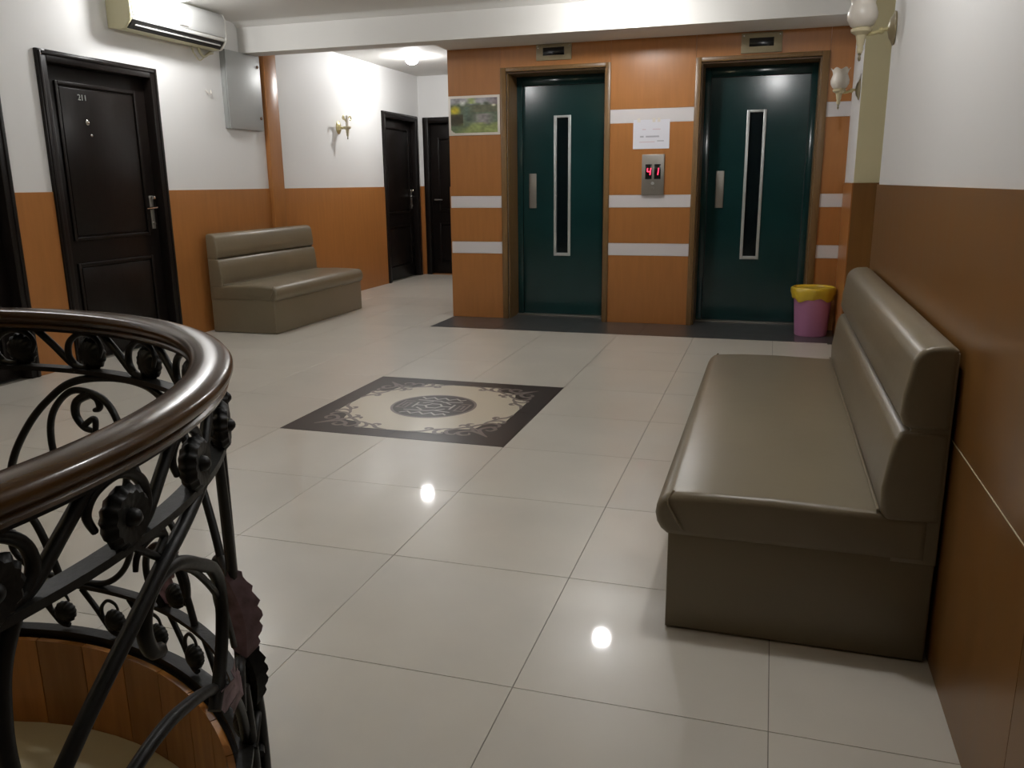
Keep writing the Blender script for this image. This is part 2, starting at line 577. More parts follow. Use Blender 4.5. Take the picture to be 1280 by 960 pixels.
obj('wainscot_board', boxes((COLX, 2.2, COLY - .008, COLY, .001, WZ)), 'wood_right', pier, smooth=0)
wall_recess = obj('wall_recess', boxes((2.2, 2.3, OPEN_Y, COLY, 0, CEIL)), 'cream_wall', smooth=0)
tag(wall_recess, 'cream wall closing the side passage right of the lobby', 'wall', kind='structure')
wall_rear = obj('wall_rear', boxes((LW - .1, 2.3, REAR - .15, REAR, 0, CEIL)), 'door', smooth=0)  # out of view; kept near and dark so it soaks up bounce light
tag(wall_rear, 'unseen dark brown wall closing the lobby, set close behind the viewpoint to absorb bounce light', 'wall', kind='structure')

# ------------------------------------------------------------------ doors
def panel_door_x(name, y0, y1, ztop, label, hinge_marks=False, handle=True):
    """dark panelled door in the left wall; y0..y1 outer frame"""
    t = thing(name, (LW, (y0 + y1) / 2, 0), label, 'door', kind='structure')
    fw = 0.075
    bm = bmesh.new()
    prof = lambda: None
    box(bm, LW - .09, LW + .022, y0, y0 + fw, 0, ztop, bev=.006)
    box(bm, LW - .09, LW + .022, y1 - fw, y1, 0, ztop, bev=.006)
    box(bm, LW - .09, LW + .022, y0 + fw + .0005, y1 - fw - .0005, ztop - fw, ztop, bev=.006)
    obj('frame', bm, 'door', t)
    bm = boxes((LW + .010, LW + .030, y0 + .012, y0 + .035, 0, ztop - .012), (LW + .010, LW + .030, y1 - .035, y1 - .012, 0, ztop - .012),
               (LW + .010, LW + .030, y0 + .0355, y1 - .0355, ztop - .035, ztop - .012), bev=.006)
    obj('frame_moulding', bm, 'door', t)
    a, b = y0 + fw, y1 - fw
    lx = LW - .055
    leaf = obj('leaf', boxes((lx - .04, lx, a, b, .008, ztop - fw), bev=.002), 'door', t)
    def pan(z0, z1):
        s = .105
        p = obj('door_panel', boxes((lx - .005, lx + .010, a + s + .035, b - s - .035, z0 + .035, z1 - .035), bev=.008), 'door', leaf)
        bm = boxes((lx - .005, lx + .016, a + s, a + s + .024, z0, z1), (lx - .005, lx + .016, b - s - .024, b - s, z0, z1),
                   (lx - .005, lx + .016, a + s + .0245, b - s - .0245, z0, z0 + .024), (lx - .005, lx + .016, a + s + .0245, b - s - .0245, z1 - .024, z1), bev=.005)
        obj('panel_moulding', bm, 'door', leaf)
    pan(.16, .69); pan(.845, 1.90)
    if handle:
        hy = b - .055
        h = obj('handle', boxes((lx, lx + .008, hy - .02, hy + .02, .89, 1.14), bev=.003), 'steel', leaf)
        bm = sweep(spline([(lx + .006, hy, 1.05), (lx + .05, hy, 1.05), (lx + .058, hy - .02, 1.05), (lx + .058, hy - .12, 1.045)], 5), .009)
        obj('lever', bm, 'chrome', leaf)
        obj('key_rose', lathe([(0, .012), (.010, .012), (.014, 0)], 12, origin=(lx + .008, hy, .93), axis=(1, 0, 0)), 'steel', leaf)
        obj('knob', lathe([(.010, 0), (.010, .016), (.017, .024), (.012, .036), (0, .038)], 14, origin=(lx + .006, hy, 1.125), axis=(1, 0, 0)), 'chrome', leaf)
    return t, leaf, lx

def text_mesh(name, s, size, material, parent, mtx, depth=.002):
    cu = bpy.data.curves.new(name, 'FONT')
    cu.body = s
    cu.size = size
    cu.extrude = depth
    cu.align_x = 'CENTER'
    tmp = bpy.data.objects.new('tmp_text', cu)
    COL.objects.link(tmp)
    bpy.context.view_layer.update()
    me = bpy.data.meshes.new_from_object(tmp.evaluated_get(bpy.context.evaluated_depsgraph_get()))
    bpy.data.objects.remove(tmp)
    me.transform(Matrix.Translation(-world_loc(parent)) @ mtx)
    me.materials.clear()
    me.materials.append(M[material])
    o = bpy.data.objects.new(name, me)
    COL.objects.link(o)
    o.parent = parent
    return o

door1, leaf1, lx1 = panel_door_x('door_1', 4.465, 5.575, 2.075, 'dark brown panelled door with number, under the air conditioner')
RX = Matrix(((0, 0, 1, 0), (1, 0, 0, 0), (0, 1, 0, 0), (0, 0, 0, 1)))     # text facing +x
text_mesh('door_number', '211', .055, 'alu', leaf1, Matrix.Translation((lx1 + .012, 4.87, 1.79)) @ RX)
obj('peephole', lathe([(.018, 0), (.018, .005), (.008, .012), (0, .012)], 16, origin=(lx1 + .010, 4.89, 1.645), axis=(1, 0, 0)), 'chrome', leaf1)
obj('stud', lathe([(.010, 0), (.010, .004), (0, .008)], 12, origin=(lx1 + .010, 4.915, 1.56), axis=(1, 0, 0)), 'chrome', leaf1)
door2, _, _ = panel_door_x('door_2', 3.06, 4.155, 2.075, 'dark door cut off by the left edge of the picture')
door3, _, _ = panel_door_x('door_3', 9.472, 10.52, 2.07, 'dark panelled door at the far end of the left wall')

def door_end():
    x0, x1, zt = -4.495, -3.52, 2.06
    t = thing('door_4', ((x0 + x1) / 2, BW, 0), 'dark door in the end wall of the far corridor', 'door', kind='structure')
    fw = .075
    obj('frame', boxes((x0, x0 + fw, BW - .022, BW + .09, 0, zt), (x1 - fw, x1, BW - .022, BW + .09, 0, zt), (x0 + fw + .0005, x1 - fw - .0005, BW - .022, BW + .09, zt - fw, zt), bev=.006), 'door', t)
    a, b, ly = x0 + fw, x1 - fw, BW + .055
    leaf = obj('leaf', boxes((a, b, ly, ly + .04, .008, zt - fw), bev=.002), 'door', t)
    for (z0, z1) in ((.16, .69), (.845, 1.80)):
        obj('door_panel', boxes((a + .14, b - .14, ly - .010, ly + .005, z0 + .035, z1 - .035), bev=.008), 'door', leaf)
        obj('panel_moulding', boxes((a + .1, a + .124, ly - .016, ly + .005, z0, z1), (b - .124, b - .1, ly - .016, ly + .005, z0, z1),
                                    (a + .1245, b - .1245, ly - .016, ly + .005, z0, z0 + .024), (a + .1245, b - .1245, ly - .016, ly + .005, z1 - .024, z1), bev=.005), 'door', leaf)
    obj('handle', sweep(spline([(a + .06, ly, 1.0), (a + .06, ly - .05, 1.0), (a + .08, ly - .055, 1.0), (a + .17, ly - .055, 1.0)], 5), .009), 'steel', leaf)
    obj('sill', boxes((a, b, BW - .01, BW + .09, 0, .008), bev=.002), 'wood', t)
door_end()

def lift_door(name, D, F, win, pull, label):
    x0, x1 = D
    t = thing(name, ((x0 + x1) / 2, EW, 0), label, 'lift door', kind='structure')
    y = EW + DEPTH
    # wooden architrave and reveal
    obj('architrave', boxes((F[0], x0, EW - .022, EW + .02, 0, FZ), (x1, F[1], EW - .022, EW + .02, 0, FZ), (x0 + .0005, x1 - .0005, EW - .022, EW + .02, DZ, FZ), bev=.004), 'trim', t)
    obj('reveal', boxes((x0 - .002, x0 + .012, EW + .02, y, 0, DZ), (x1 - .012, x1 + .002, EW + .02, y, 0, DZ), (x0 + .0125, x1 - .0125, EW + .02, y, DZ - .012, DZ + .002)), 'trim', t, smooth=0)
    fw = .062
    obj('door_frame', boxes((x0, x0 + fw, y, y + .08, 0, DZ), (x1 - fw, x1, y, y + .08, 0, DZ), (x0 + fw + .0005, x1 - fw - .0005, y, y + .08, DZ - .09, DZ), bev=.003), 'green', t)
    a, b, z0, z1 = x0 + fw + .004, x1 - fw - .004, .012, DZ - .094
    ly = y + .014
    wa, wb, wz0, wz1 = win
    leaf = obj('leaf', boxes((a, wa, ly, ly + .05, z0, z1), (wb, b, ly, ly + .05, z0, z1), (wa, wb, ly, ly + .05, z0, wz0), (wa, wb, ly, ly + .05, wz1, z1)), 'green', t, smooth=0)
    e = .02
    obj('window_frame', boxes((wa - .004, wa + e, ly - .010, ly + .02, wz0, wz1), (wb - e, wb + .004, ly - .010, ly + .02, wz0, wz1),
                              (wa + e + .0003, wb - e - .0003, ly - .010, ly + .02, wz0, wz0 + e + .006), (wa + e + .0003, wb - e - .0003, ly - .010, ly + .02, wz1 - e, wz1), bev=.002), 'alu', leaf)
    obj('window_pane', boxes((wa + e, wb - e, ly + .012, ly + .020, wz0 + e, wz1 - e)), 'glass_dark', leaf, smooth=0)
    obj('pull_plate', boxes((pull - .034, pull + .034, ly - .012, ly, .98, 1.287), bev=.004), 'steel', leaf)
    obj('sill', boxes((x0 + .012, x1 - .012, y - .05, y + .06, 0.0, .010), bev=.002), 'steel', t)
    return t
lift_door('door_5', D1, F1, (-1.900, -1.752, .552, 1.784), -2.100, 'dark green lift door beside the garden picture, left of the two lifts')
lift_door('door_6', D2, F2, (-0.246, -0.098, .546, 1.774), -0.444, 'dark green lift door behind the pink waste bin, right of the two lifts')

# ------------------------------------------------------------------ lift fittings
def indicator(x0, x1, z0, z1, label):
    cx = (x0 + x1) / 2
    t = thing('floor_indicator', (cx, EW - .01, z0), label, 'lift indicator', 'floor indicators over the lifts')
    obj('plate', boxes((x0, x1, EW - .024, EW - .0105, z0, z1), bev=.003), 'brass_dull', t)
    obj('display', boxes((cx - .092, cx + .092, EW - .027, EW - .0235, (z0 + z1) / 2 - .026, (z0 + z1) / 2 + .036), bev=.001), 'black', t)
    for s in (-1, 1):
        obj('screw', lathe([(.006, 0), (.006, .003), (0, .004)], 8, origin=(cx + s * .135, EW - .024, z1 - .02), axis=(0, -1, 0)), 'chrome', t)
indicator(-1.982, -1.678, 2.205, 2.333, 'dull brass floor indicator plate above the left lift')
indicator(-0.312, -0.006, 2.174, 2.322, 'dull brass floor indicator plate above the right lift')

def call_panel():
    x0, x1, z0, z1 = -1.066, -.880, 1.097, 1.425
    cx = (x0 + x1) / 2
    t = thing('lift_call_panel', (cx, EW - .01, z0), 'steel lift call panel with two red digits between the lifts', 'call panel')
    obj('plate', boxes((x0, x1, EW - .035, EW - .0105, z0, z1), bev=.004), 'steel', t)
    yf = EW - .0355
    SEG = {'a': (0, 1, 1, 1), 'b': (1, 1, 1, .5), 'c': (1, .5, 1, 0), 'd': (0, 0, 1, 0), 'e': (0, .5, 0, 0), 'f': (0, 1, 0, .5), 'g': (0, .5, 1, .5)}
    for px, segs in ((cx - .036, 'fgbc'), (cx + .038, 'bc')):
        d = obj('display', boxes((px - .027, px + .027, EW - .0365, EW - .0345, 1.225, 1.345), bev=.0005), 'black', t)
        bm = bmesh.new()
        w, h = .026, .056
        off = -.013 if len(segs) > 2 else -.022
        for s in segs:
            xa, za, xb, zb = SEG[s]
            sl = .1
            p = [(px + off + xa * w + za * h * sl, yf - .0022, 1.258 + za * h), (px + off + xb * w + zb * h * sl, yf - .0022, 1.258 + zb * h)]
            sweep([Vector(p[0]), Vector(p[1])], .0042, bm, n=6)
        obj('digit', bm, 'red', d)
    b = obj('button', lathe([(.013, 0), (.013, .006), (.010, .009), (0, .009)], 16, origin=(cx, EW - .035, 1.19), axis=(0, -1, 0)), 'alu', t)
    obj('button', lathe([(.013, 0), (.013, .006), (.010, .009), (0, .009)], 16, origin=(cx, EW - .035, 1.150), axis=(0, -1, 0)), 'steel', t)
call_panel()

def notice():
    x0, x1, z0, z1 = -1.148, -.848, 1.470, 1.702
    t = thing('paper_notice', ((x0 + x1) / 2, EW - .011, z0), 'white paper notice taped over the white band above the call panel', 'notice')
    bm = bmesh.new()
    n = 8
    rows = []
    for i in range(n + 1):
        row = []
        for j in range(n + 1):
            u, v = i / n, j / n
            curl = .0012 + .0030 * max(0, .35 - v) ** 2 * 8 * (0.5 + 0.5 * math.cos(u * 6))
            row.append(bm.verts.new((x0 + u * (x1 - x0), EW - .0110 - curl, z0 + v * (z1 - z0))))
        rows.append(row)
    for i in range(n):
        for j in range(n):
            bm.faces.new((rows[i][j], rows[i + 1][j], rows[i + 1][j + 1], rows[i][j + 1]))
    ext = bmesh.ops.extrude_face_region(bm, geom=bm.faces[:])
    bmesh.ops.translate(bm, verts=[g for g in ext['geom'] if isinstance(g, bmesh.types.BMVert)], vec=(0, -.0006, 0))
    obj('sheet', bm, 'paper', t)
    def line(zc, parts, h, m):
        for (a, b) in parts:
            obj('text_line', boxes((x0 + a, x0 + b, EW - .0136, EW - .0132, z0 + zc - h / 2, z0 + zc + h / 2)), m, t, smooth=0)
    line(.098, [(.058, .088), (.105, .215)], .013, 'ink')
    line(.155, [(.075, .105), (.160, .225)], .008, 'ink_pink')
    line(.055, [(.052, .180)], .008, 'ink_pink')
    line(.062, [(.200, .255)], .008, 'ink')
    for tx in (.045, .17, .21):
        obj('tape', boxes((x0 + tx - .012, x0 + tx + .012, EW - .0136, EW - .0126, z1 - .020, z1 + .012)), 'ceramic', t, smooth=0)
notice()

def poster():
    x0, x1, z0, z1 = -2.788, -2.312, 1.619, 1.951
    t = thing('garden_picture', ((x0 + x1) / 2, EW - .011, z0), 'white-bordered garden picture on the wall left of the lifts', 'picture')
    obj('border', boxes((x0, x1, EW - .018, EW - .0105, z0, z1), bev=.002), 'ceramic', t)
    bm = bmesh.new()
    lay = bm.loops.layers.color.new('print')
    nx, nz = 64, 44
    bx = .021
    X0, X1, Z0, Z1 = x0 + bx, x1 - bx, z0 + bx, z1 - bx
    rnd = random.Random(3)
    gr = [[rnd.random() for _ in range(nz + 8)] for _ in range(nx + 8)]
    def nzv(u, v, s):
        a, b = u * s, v * s
        i, j = int(a) % 60, int(b) % 40
        fu, fv = a - int(a), b - int(b)
        return (gr[i][j] * (1 - fu) + gr[i + 1][j] * fu) * (1 - fv) + (gr[i][j + 1] * (1 - fu) + gr[i + 1][j + 1] * fu) * fv
    def mixc(a, b, t):
        t = max(0, min(1, t))
        return tuple(x + (y - x) * t for x, y in zip(a, b))
    def colour(u, v):
        n1 = nzv(u + .1, v, 9); n2 = nzv(u, v + .3, 23)
        c = (92, 104, 84)
        c = mixc(c, (150, 148, 152), (v - .80) * 9 + (n1 - .5) * 2)              # overcast sky
        if v > .84: c = mixc(c, (150, 166, 100), 1 - abs(u - .45) / .12)
        if v > .72: c = mixc(c, (214, 216, 210), 1.2 - math.hypot((u - .26) / .07, (v - .86) / .09))
        if v > .76: c = mixc(c, (112, 102, 104), (u - .76) * 5)
        if .60 < v < .80: c = mixc(c, (96, 98, 76), min(1, (u - .35) * 5))         # roof of the house
        if v > .66: c = mixc(c, (52, 58, 46), .9 - math.hypot((u - .76) / .08, (v - .84) / .06))
        if .26 < v < .54 and u > .44: c = mixc(c, (128, 124, 122), 1.3 - abs(u - .70) / .20)   # house front
        c = mixc(c, (176, 160, 38), 1.5 - math.hypot((u - .09) / .10, (v - .65) / .12))         # yellow tree
        if v < .54 and u < .26: c = mixc(c, (52, 46, 24), 1.1 - (v - .38) ** 2 * 22)
        if .38 < v < .76: c = mixc(c, (84, 100, 88), 1.0 - abs(u - .34) / .10)
        if .30 < v < .45: c = mixc(c, (62, 76, 64), 1.0 - math.hypot((u - .38) / .09, (v - .38) / .08))
        if v < .30: c = mixc(c, (128, 138, 84), (.30 - v) * 6 + (n1 - .4) * 1.5 - max(0, .25 - u) * 4)
        if v < .2: c = mixc(c, (78, 92, 66), max(0, .4 - u) * 2.6)
        c = mixc(c, (236, 232, 205), 1.2 - math.hypot((u - .92) / .05, (v - .78) / .04))
        g = .80 + .55 * (.5 * n1 + .5 * n2)
        return tuple(max(0, min(255, x * g)) for x in c)
    vs = {}
    def inside(u, v):
        return not (u < .13 and v < .15 and math.hypot((u - .13) / .13, (v - .15) / .15) > 1)
    for i in range(nx + 1):
        for j in range(nz + 1):
            vs[i, j] = bm.verts.new((X0 + (X1 - X0) * i / nx, EW - .0186, Z0 + (Z1 - Z0) * j / nz))
    for i in range(nx):
        for j in range(nz):
            u, v = (i + .5) / nx, (j + .5) / nz
            if not inside(u, v):
                continue
            f = bm.faces.new((vs[i, j], vs[i + 1, j], vs[i + 1, j + 1], vs[i, j + 1]))
            c = lin(*colour(u, v))
            for l in f.loops:
                l[lay] = (*[ (12.92*x if x<=.0031308 else 1.055*x**(1/2.4)-.055) for x in c], 1)
    for v in [v for v in bm.verts if not v.link_faces]:
        bm.verts.remove(v)
    obj('print', bm, 'print', t, smooth=0)
poster()

# ------------------------------------------------------------------ sofas
def sofa(wall_x, sgn, y0, y1, label, gap=0.0):
    """bench sofa against a wall; d = distance from the wall, sgn = direction into the room"""
    t = thing('bench_sofa', (wall_x + sgn * .35, (y0 + y1) / 2, 0), label, 'sofa', 'khaki leatherette bench sofas')
    X = lambda d: wall_x + sgn * (gap + d * (1 - gap / .70))
    def part(name, prof, a, b, bev, parent=t, seg=4, crown=0.0):
        bm = loft_round([(X(d), z) for d, z in prof], a, b, bev, seg)
        return obj(name, bm, 'leather', parent, smooth=50)
    w0 = .012
    part('base', [(w0, 0.004), (.665, 0.004), (.665, .285), (w0, .285)], y0 + .005, y1 - .005, .006, seg=2)
    # seat with a rolled front edge
    prof = [(.03, .272)]
    for k in range(9):
        a = -PI / 2 + PI * k / 8 * .98
        prof.append((.650 + .052 * math.cos(a), .334 + .062 * math.sin(a)))
    prof += [(.55, .4015), (.40, .404), (.25, .400), (.03, .394)]
    seat = part('seat_cushion', prof, y0, y1, .022, seg=4)
    # two stacked back cushions with a pinched seam
    prof = [(w0, .38), (.135, .375), (.148, .40), (.150, .46), (.140, .54), (.132, .585), (.120, .607), (.100, .614), (w0, .614)]
    part('lower_back_cushion', prof, y0, y1, .014)
    prof = [(w0, .616), (.096, .616), (.114, .624), (.124, .648), (.122, .70), (.114, .745)]
    for k in range(1, 7):
        a = PI / 2 * k / 6
        prof.append((.058 + .054 * math.cos(a), .765 + .056 * math.sin(a)))
    prof += [(.03, .822), (w0, .812)]
    part('upper_back_cushion', prof, y0, y1, .014)
    # end panels of the back, flush with the cushions' ends
    for ya, yb in ((y0 + .004, y0 + .03), (y1 - .03, y1 - .004)):
        part('back_end_panel', [(w0 - .002, .27), (.115, .27), (.112, .60), (.098, .615), (.110, .64), (.100, .75), (.05, .80), (w0 - .002, .805)], ya, yb, .004, seg=2)
    # sewn pleat on the rolled corner of the seat
    for ye, s in ((y0, -1), (y1, 1)):
        pl = spline([(X(.655), ye - s * .02, .398), (X(.668), ye + s * .002, .372), (X(.650), ye + s * .006, .335), (X(.622), ye + s * .004, .292)], 6)
        obj('pleat', sweep(pl, [.0035] * (len(pl) - 4) + [.003, .002, .0012, .0006], n=6), 'leather', seat)
    # welt along the back edge of the seat
    obj('seat_welt', sweep([(X(.152), y0 + .01, .402), (X(.152), y1 - .01, .402)], .004, n=6), 'leather', seat)
    return t
sofa(RW - .008, -1, 2.095, 4.02, 'large khaki leatherette bench sofa against the right wall')
sofa(LW + .008, 1, 5.895, 7.44, 'smaller khaki leatherette bench sofa against the left wall by the pilaster', gap=.05)

# ------------------------------------------------------------------ waste bin
def bin_():
    x, y = 0.345, 6.93
    t = thing('waste_bin', (x, y, .0005), 'pink plastic waste bin lined with a yellow bag beside the right lift', 'waste bin')
    bm = lathe([(.0, .001), (.118, .001), (.123, .008), (.146, .355), (.152, .362), (.152, .370), (.143, .370), (.118, .015), (0, .012)], 32, origin=(x, y, 0))
    obj('body', bm, 'pink', t)
    rnd = random.Random(5)
    ph = [rnd.random() * 6 for _ in range(6)]
    def wv(a, r, h):
        return 1 + .018 * math.sin(5 * a + ph[0] + h * 30) + .014 * math.sin(11 * a + ph[1] - h * 50) + .01 * math.sin(17 * a + ph[2])
    bm = lathe([(.110, .20), (.138, .340), (.146, .376), (.158, .386), (.168, .375), (.170, .345), (.164, .315), (.158, .292), (.152, .296), (.158, .330), (.156, .360), (.148, .372)], 48, origin=(x, y, 0), wave=wv)
    for v in bm.verts:
        a = math.atan2(v.co.y - y, v.co.x - x)
        if v.co.z < .33 and v.co.z > .28:
            v.co.z += .012 * math.sin(4 * a + 1) + .007 * math.sin(9 * a)
    obj('bin_bag', bm, 'bag', t)
bin_()

# ------------------------------------------------------------------ air conditioner, pipe and box
def aircon():
    y0, y1 = 5.14, 6.245
    t = thing('air_conditioner', (LW, (y0 + y1) / 2, 2.29), 'white split air conditioner on the left wall above the numbered door', 'air conditioner')
    X = lambda d: LW + d
    back = [(0.001, 2.302), (.10, 2.288), (.14, 2.296), (.172, 2.342), (.172, 2.555), (.15, 2.566), (0.001, 2.566)]
    obj('body', prism([(X(d), z) for d, z in back], 'y', y0 + .022, y1 - .022, bev=.004, seg=2), 'ac_old', t)
    ends = [(0.001, 2.298), (.10, 2.283), (.145, 2.290), (.192, 2.340), (.203, 2.37), (.203, 2.52), (.185, 2.560), (.15, 2.570), (0.001, 2.570)]
    for (a, b) in ((y0, y0 + .025), (y1 - .025, y1)):
        obj('end_cap', prism([(X(d), z) for d, z in ends], 'y', a, b, bev=.008, seg=3), 'ac_old' if a == y0 else 'ac', t)
    fr = [(.165, 2.385), (.200, 2.378), (.206, 2.392), (.206, 2.515), (.188, 2.556), (.165, 2.566)]
    obj('front_panel', prism([(X(d), z) for d, z in fr], 'y', y0 + .025, y1 - .025, bev=.003, seg=2), 'ac_front', t)
    lip = [(.168, 2.350), (.196, 2.350), (.202, 2.362), (.200, 2.374), (.168, 2.374)]
    obj('lower_lip', prism([(X(d), z) for d, z in lip], 'y', y0 + .025, y1 - .025, bev=.002, seg=2), 'ac', t)
    sl = [(.12, 2.300), (.152, 2.292), (.197, 2.346), (.160, 2.350)]
    v = obj('outlet_slot', prism([(X(d), z) for d, z in sl], 'y', y0 + .03, y1 - .04), 'ac_dark', t, smooth=0)
    fl = [(.176, 2.318), (.179, 2.3155), (.184, 2.3225), (.181, 2.325)]
    obj('flap', prism([(X(d), z - .002) for d, z in fl], 'y', y0 + .07, y1 - .07), 'ac', v)
    fl2 = [(.158, 2.2965), (.161, 2.2945), (.170, 2.304), (.167, 2.307)]
    obj('flap_rib', prism([(X(d), z) for d, z in fl2], 'y', y0 + .07, y1 - .07), 'ac_dark', v)
    obj('badge', boxes((X(.2055), X(.2075), 5.66, 5.76, 2.388, 2.396)), 'steel', t, smooth=0)
    p = spline([(X(.06), 6.05, 2.30), (X(.06), 6.06, 2.265), (X(.05), 6.12, 2.235), (X(.04), 6.19, 2.26), (X(.03), 6.25, 2.29), (X(.02), 6.29, 2.30)], 6)
    obj('pipe', sweep(p, .011, n=8), 'pipe', t)
    p = spline([(X(.05), 5.98, 2.30), (X(.05), 6.0, 2.25), (X(.04), 6.08, 2.20), (X(.03), 6.18, 2.25), (X(.02), 6.29, 2.28)], 6)
    obj('cable', sweep(p, .005, n=6), 'pipe', t)
aircon()

def ebox():
    x0, x1, y0, y1, z0, z1 = LW, LW + .055, 6.40, 6.905, 1.69, 2.335
    t = thing('electrical_box', (x0, (y0 + y1) / 2, z0), 'grey metal electrical box on the left wall between air conditioner and pilaster', 'electrical box')
    obj('body', boxes((x0 + .0005, x1 - .014, y0, y1, z0, z1), bev=.003), 'box', t)
    d = obj('cover', boxes((x1 - .012, x1, y0 + .003, y1 - .003, z0 + .003, z1 - .003), bev=.003), 'box', t)
    for z in (1.80, 2.24):
        obj('latch', lathe([(.014, 0), (.014, .006), (.009, .010), (0, .010)], 12, origin=(x1, y1 - .04, z), axis=(1, 0, 0)), 'rust', d)
ebox()
recenter_hook = obj('wall_hook', sweep(spline([(LW + .002, 6.17, 1.98), (LW + .02, 6.17, 1.965), (LW + .022, 6.19, 1.955), (LW + .02, 6.22, 1.957), (LW + .004, 6.235, 1.985)], 5), .004, n=6), 'ceramic')
tag(recenter(recenter_hook), 'small white wire hook on the wall below the air conditioner', 'hook')

# ------------------------------------------------------------------ wall sconces
def sconce(px, py, pz, label, shade=True, sgn=-1, reach=.135):
    """px = wall plane; sgn = direction into the room along x; pz = height of the arm"""
    t = thing('wall_sconce', (px, py, pz), label, 'wall lamp', 'wall sconces')
    X = lambda d: px + sgn * d
    bm = lathe([(.0, 0.001), (.050, 0.001), (.052, .008), (.040, .014), (.030, .024), (.012, .030), (0, .031)], 24, origin=(px, py, pz), axis=(sgn, 0, 0))
    for v in bm.verts:
        v.co.z = pz + (v.co.z - pz) * 1.35
    obj('back_plate', bm, 'brass_dull' if shade else 'brass', t)
    arm = spline([(X(.02), py, pz), (X(.05), py, pz - .004), (X(.09), py, pz - .016), (X(reach), py, pz - .016)], 6)
    obj('arm', sweep(arm, .008, n=8), 'brass', t)
    obj('arm_collar', lathe([(.012, -.010), (.016, 0), (.012, .010)], 14, origin=(X(.055), py, pz - .006), axis=(1, 0, 0)), 'brass', t)
    o = (X(reach), py, pz)
    obj('lamp_holder', lathe([(0, -.098), (.010, -.094), (.014, -.078), (.012, -.066), (.016, -.058), (.018, -.04), (.022, -.022), (.042, -.008), (.044, .004), (.036, .008), (0, .010)], 24, origin=o), 'ivory', t)
    obj('finial', lathe([(0, -.128), (.005, -.124), (.007, -.114), (.004, -.104), (.008, -.098), (0, -.094)], 12, origin=o), 'brass_dull', t)
    if shade:
        prof = [(.030, .006), (.048, .018), (.060, .042), (.062, .064), (.054, .090), (.048, .106), (.052, .122), (.062, .140), (.059, .141), (.049, .123), (.044, .106), (.050, .088), (.057, .064), (.055, .042), (.044, .022), (.026, .012)]
        wv = lambda a, r, h: 1.0 + (.05 * math.cos(6 * a) if h > .115 else 0)
        bm = lathe(prof, 48, origin=o, wave=wv)
        for v in bm.verts:
            h = v.co.z - pz
            if h > .12:
                a = math.atan2(v.co.y - py, v.co.x - o[0])
                v.co.z += .007 * math.cos(6 * a)
        obj('glass_shade', bm, 'ceramic', t)
    else:
        obj('candle_tube', lathe([(0, .0), (.016, .0), (.016, .085), (.012, .10), (.012, .12), (0, .122)], 16, origin=o), 'ceramic', t)
        for s in (-1, 1):
            sc = spline([(o[0], py, pz + .04), (o[0] - sgn * .01, py + s * .04, pz + .09), (o[0], py + s * .075, pz + .115), (o[0], py + s * .095, pz + .09), (o[0], py + s * .075, pz + .075)], 6)
            obj('scroll', sweep(sc, .007, n=7), 'brass', t)
    return t
sconce(RW, 4.10, 1.828, 'white tulip-shaded wall lamp high on the right wall beside the cream pier')
sconce(COLX, 6.50, 1.810, 'white tulip-shaded wall lamp on the pier right of the lifts')
sconce(LW, 8.40, 1.812, 'brass wall lamp bracket without a shade on the white corridor wall', shade=False, sgn=1, reach=.11)

# ------------------------------------------------------------------ ceiling lamps
for (lx, ly, s, lab) in LAMPS:
    t = thing('ceiling_downlight', (lx, ly, CEIL), lab, 'ceiling light', 'round ceiling downlights')
    obj('housing', lathe([(.0, -.0005), (.092, -.0005), (.092, -.006), (.0, -.007)], 40, origin=(lx, ly, CEIL)), 'lamp_body', t)
    dz = .062 if 'beam' in lab else 0.0
    if dz:
        obj('neck', lathe([(.030, -.0065), (.026, -.012), (.024, -.066)], 20, origin=(lx, ly, CEIL)), 'lamp_body', t)
    bm = lathe([(0, -.0075), (.060, -.0075), (.068, -.022), (.070, -.040), (.064, -.060), (.050, -.076), (.028, -.086), (0, -.089)], 32, origin=(lx, ly, CEIL - dz))
    em = mat('lamp_diffuser', (0.9, 0.9, 0.9), .5, emit=(1.0, .82, .50) if 'warm' in lab else (1.0, .99, .985), emit_s=s)
    obj('diffuser', bm, em, t)

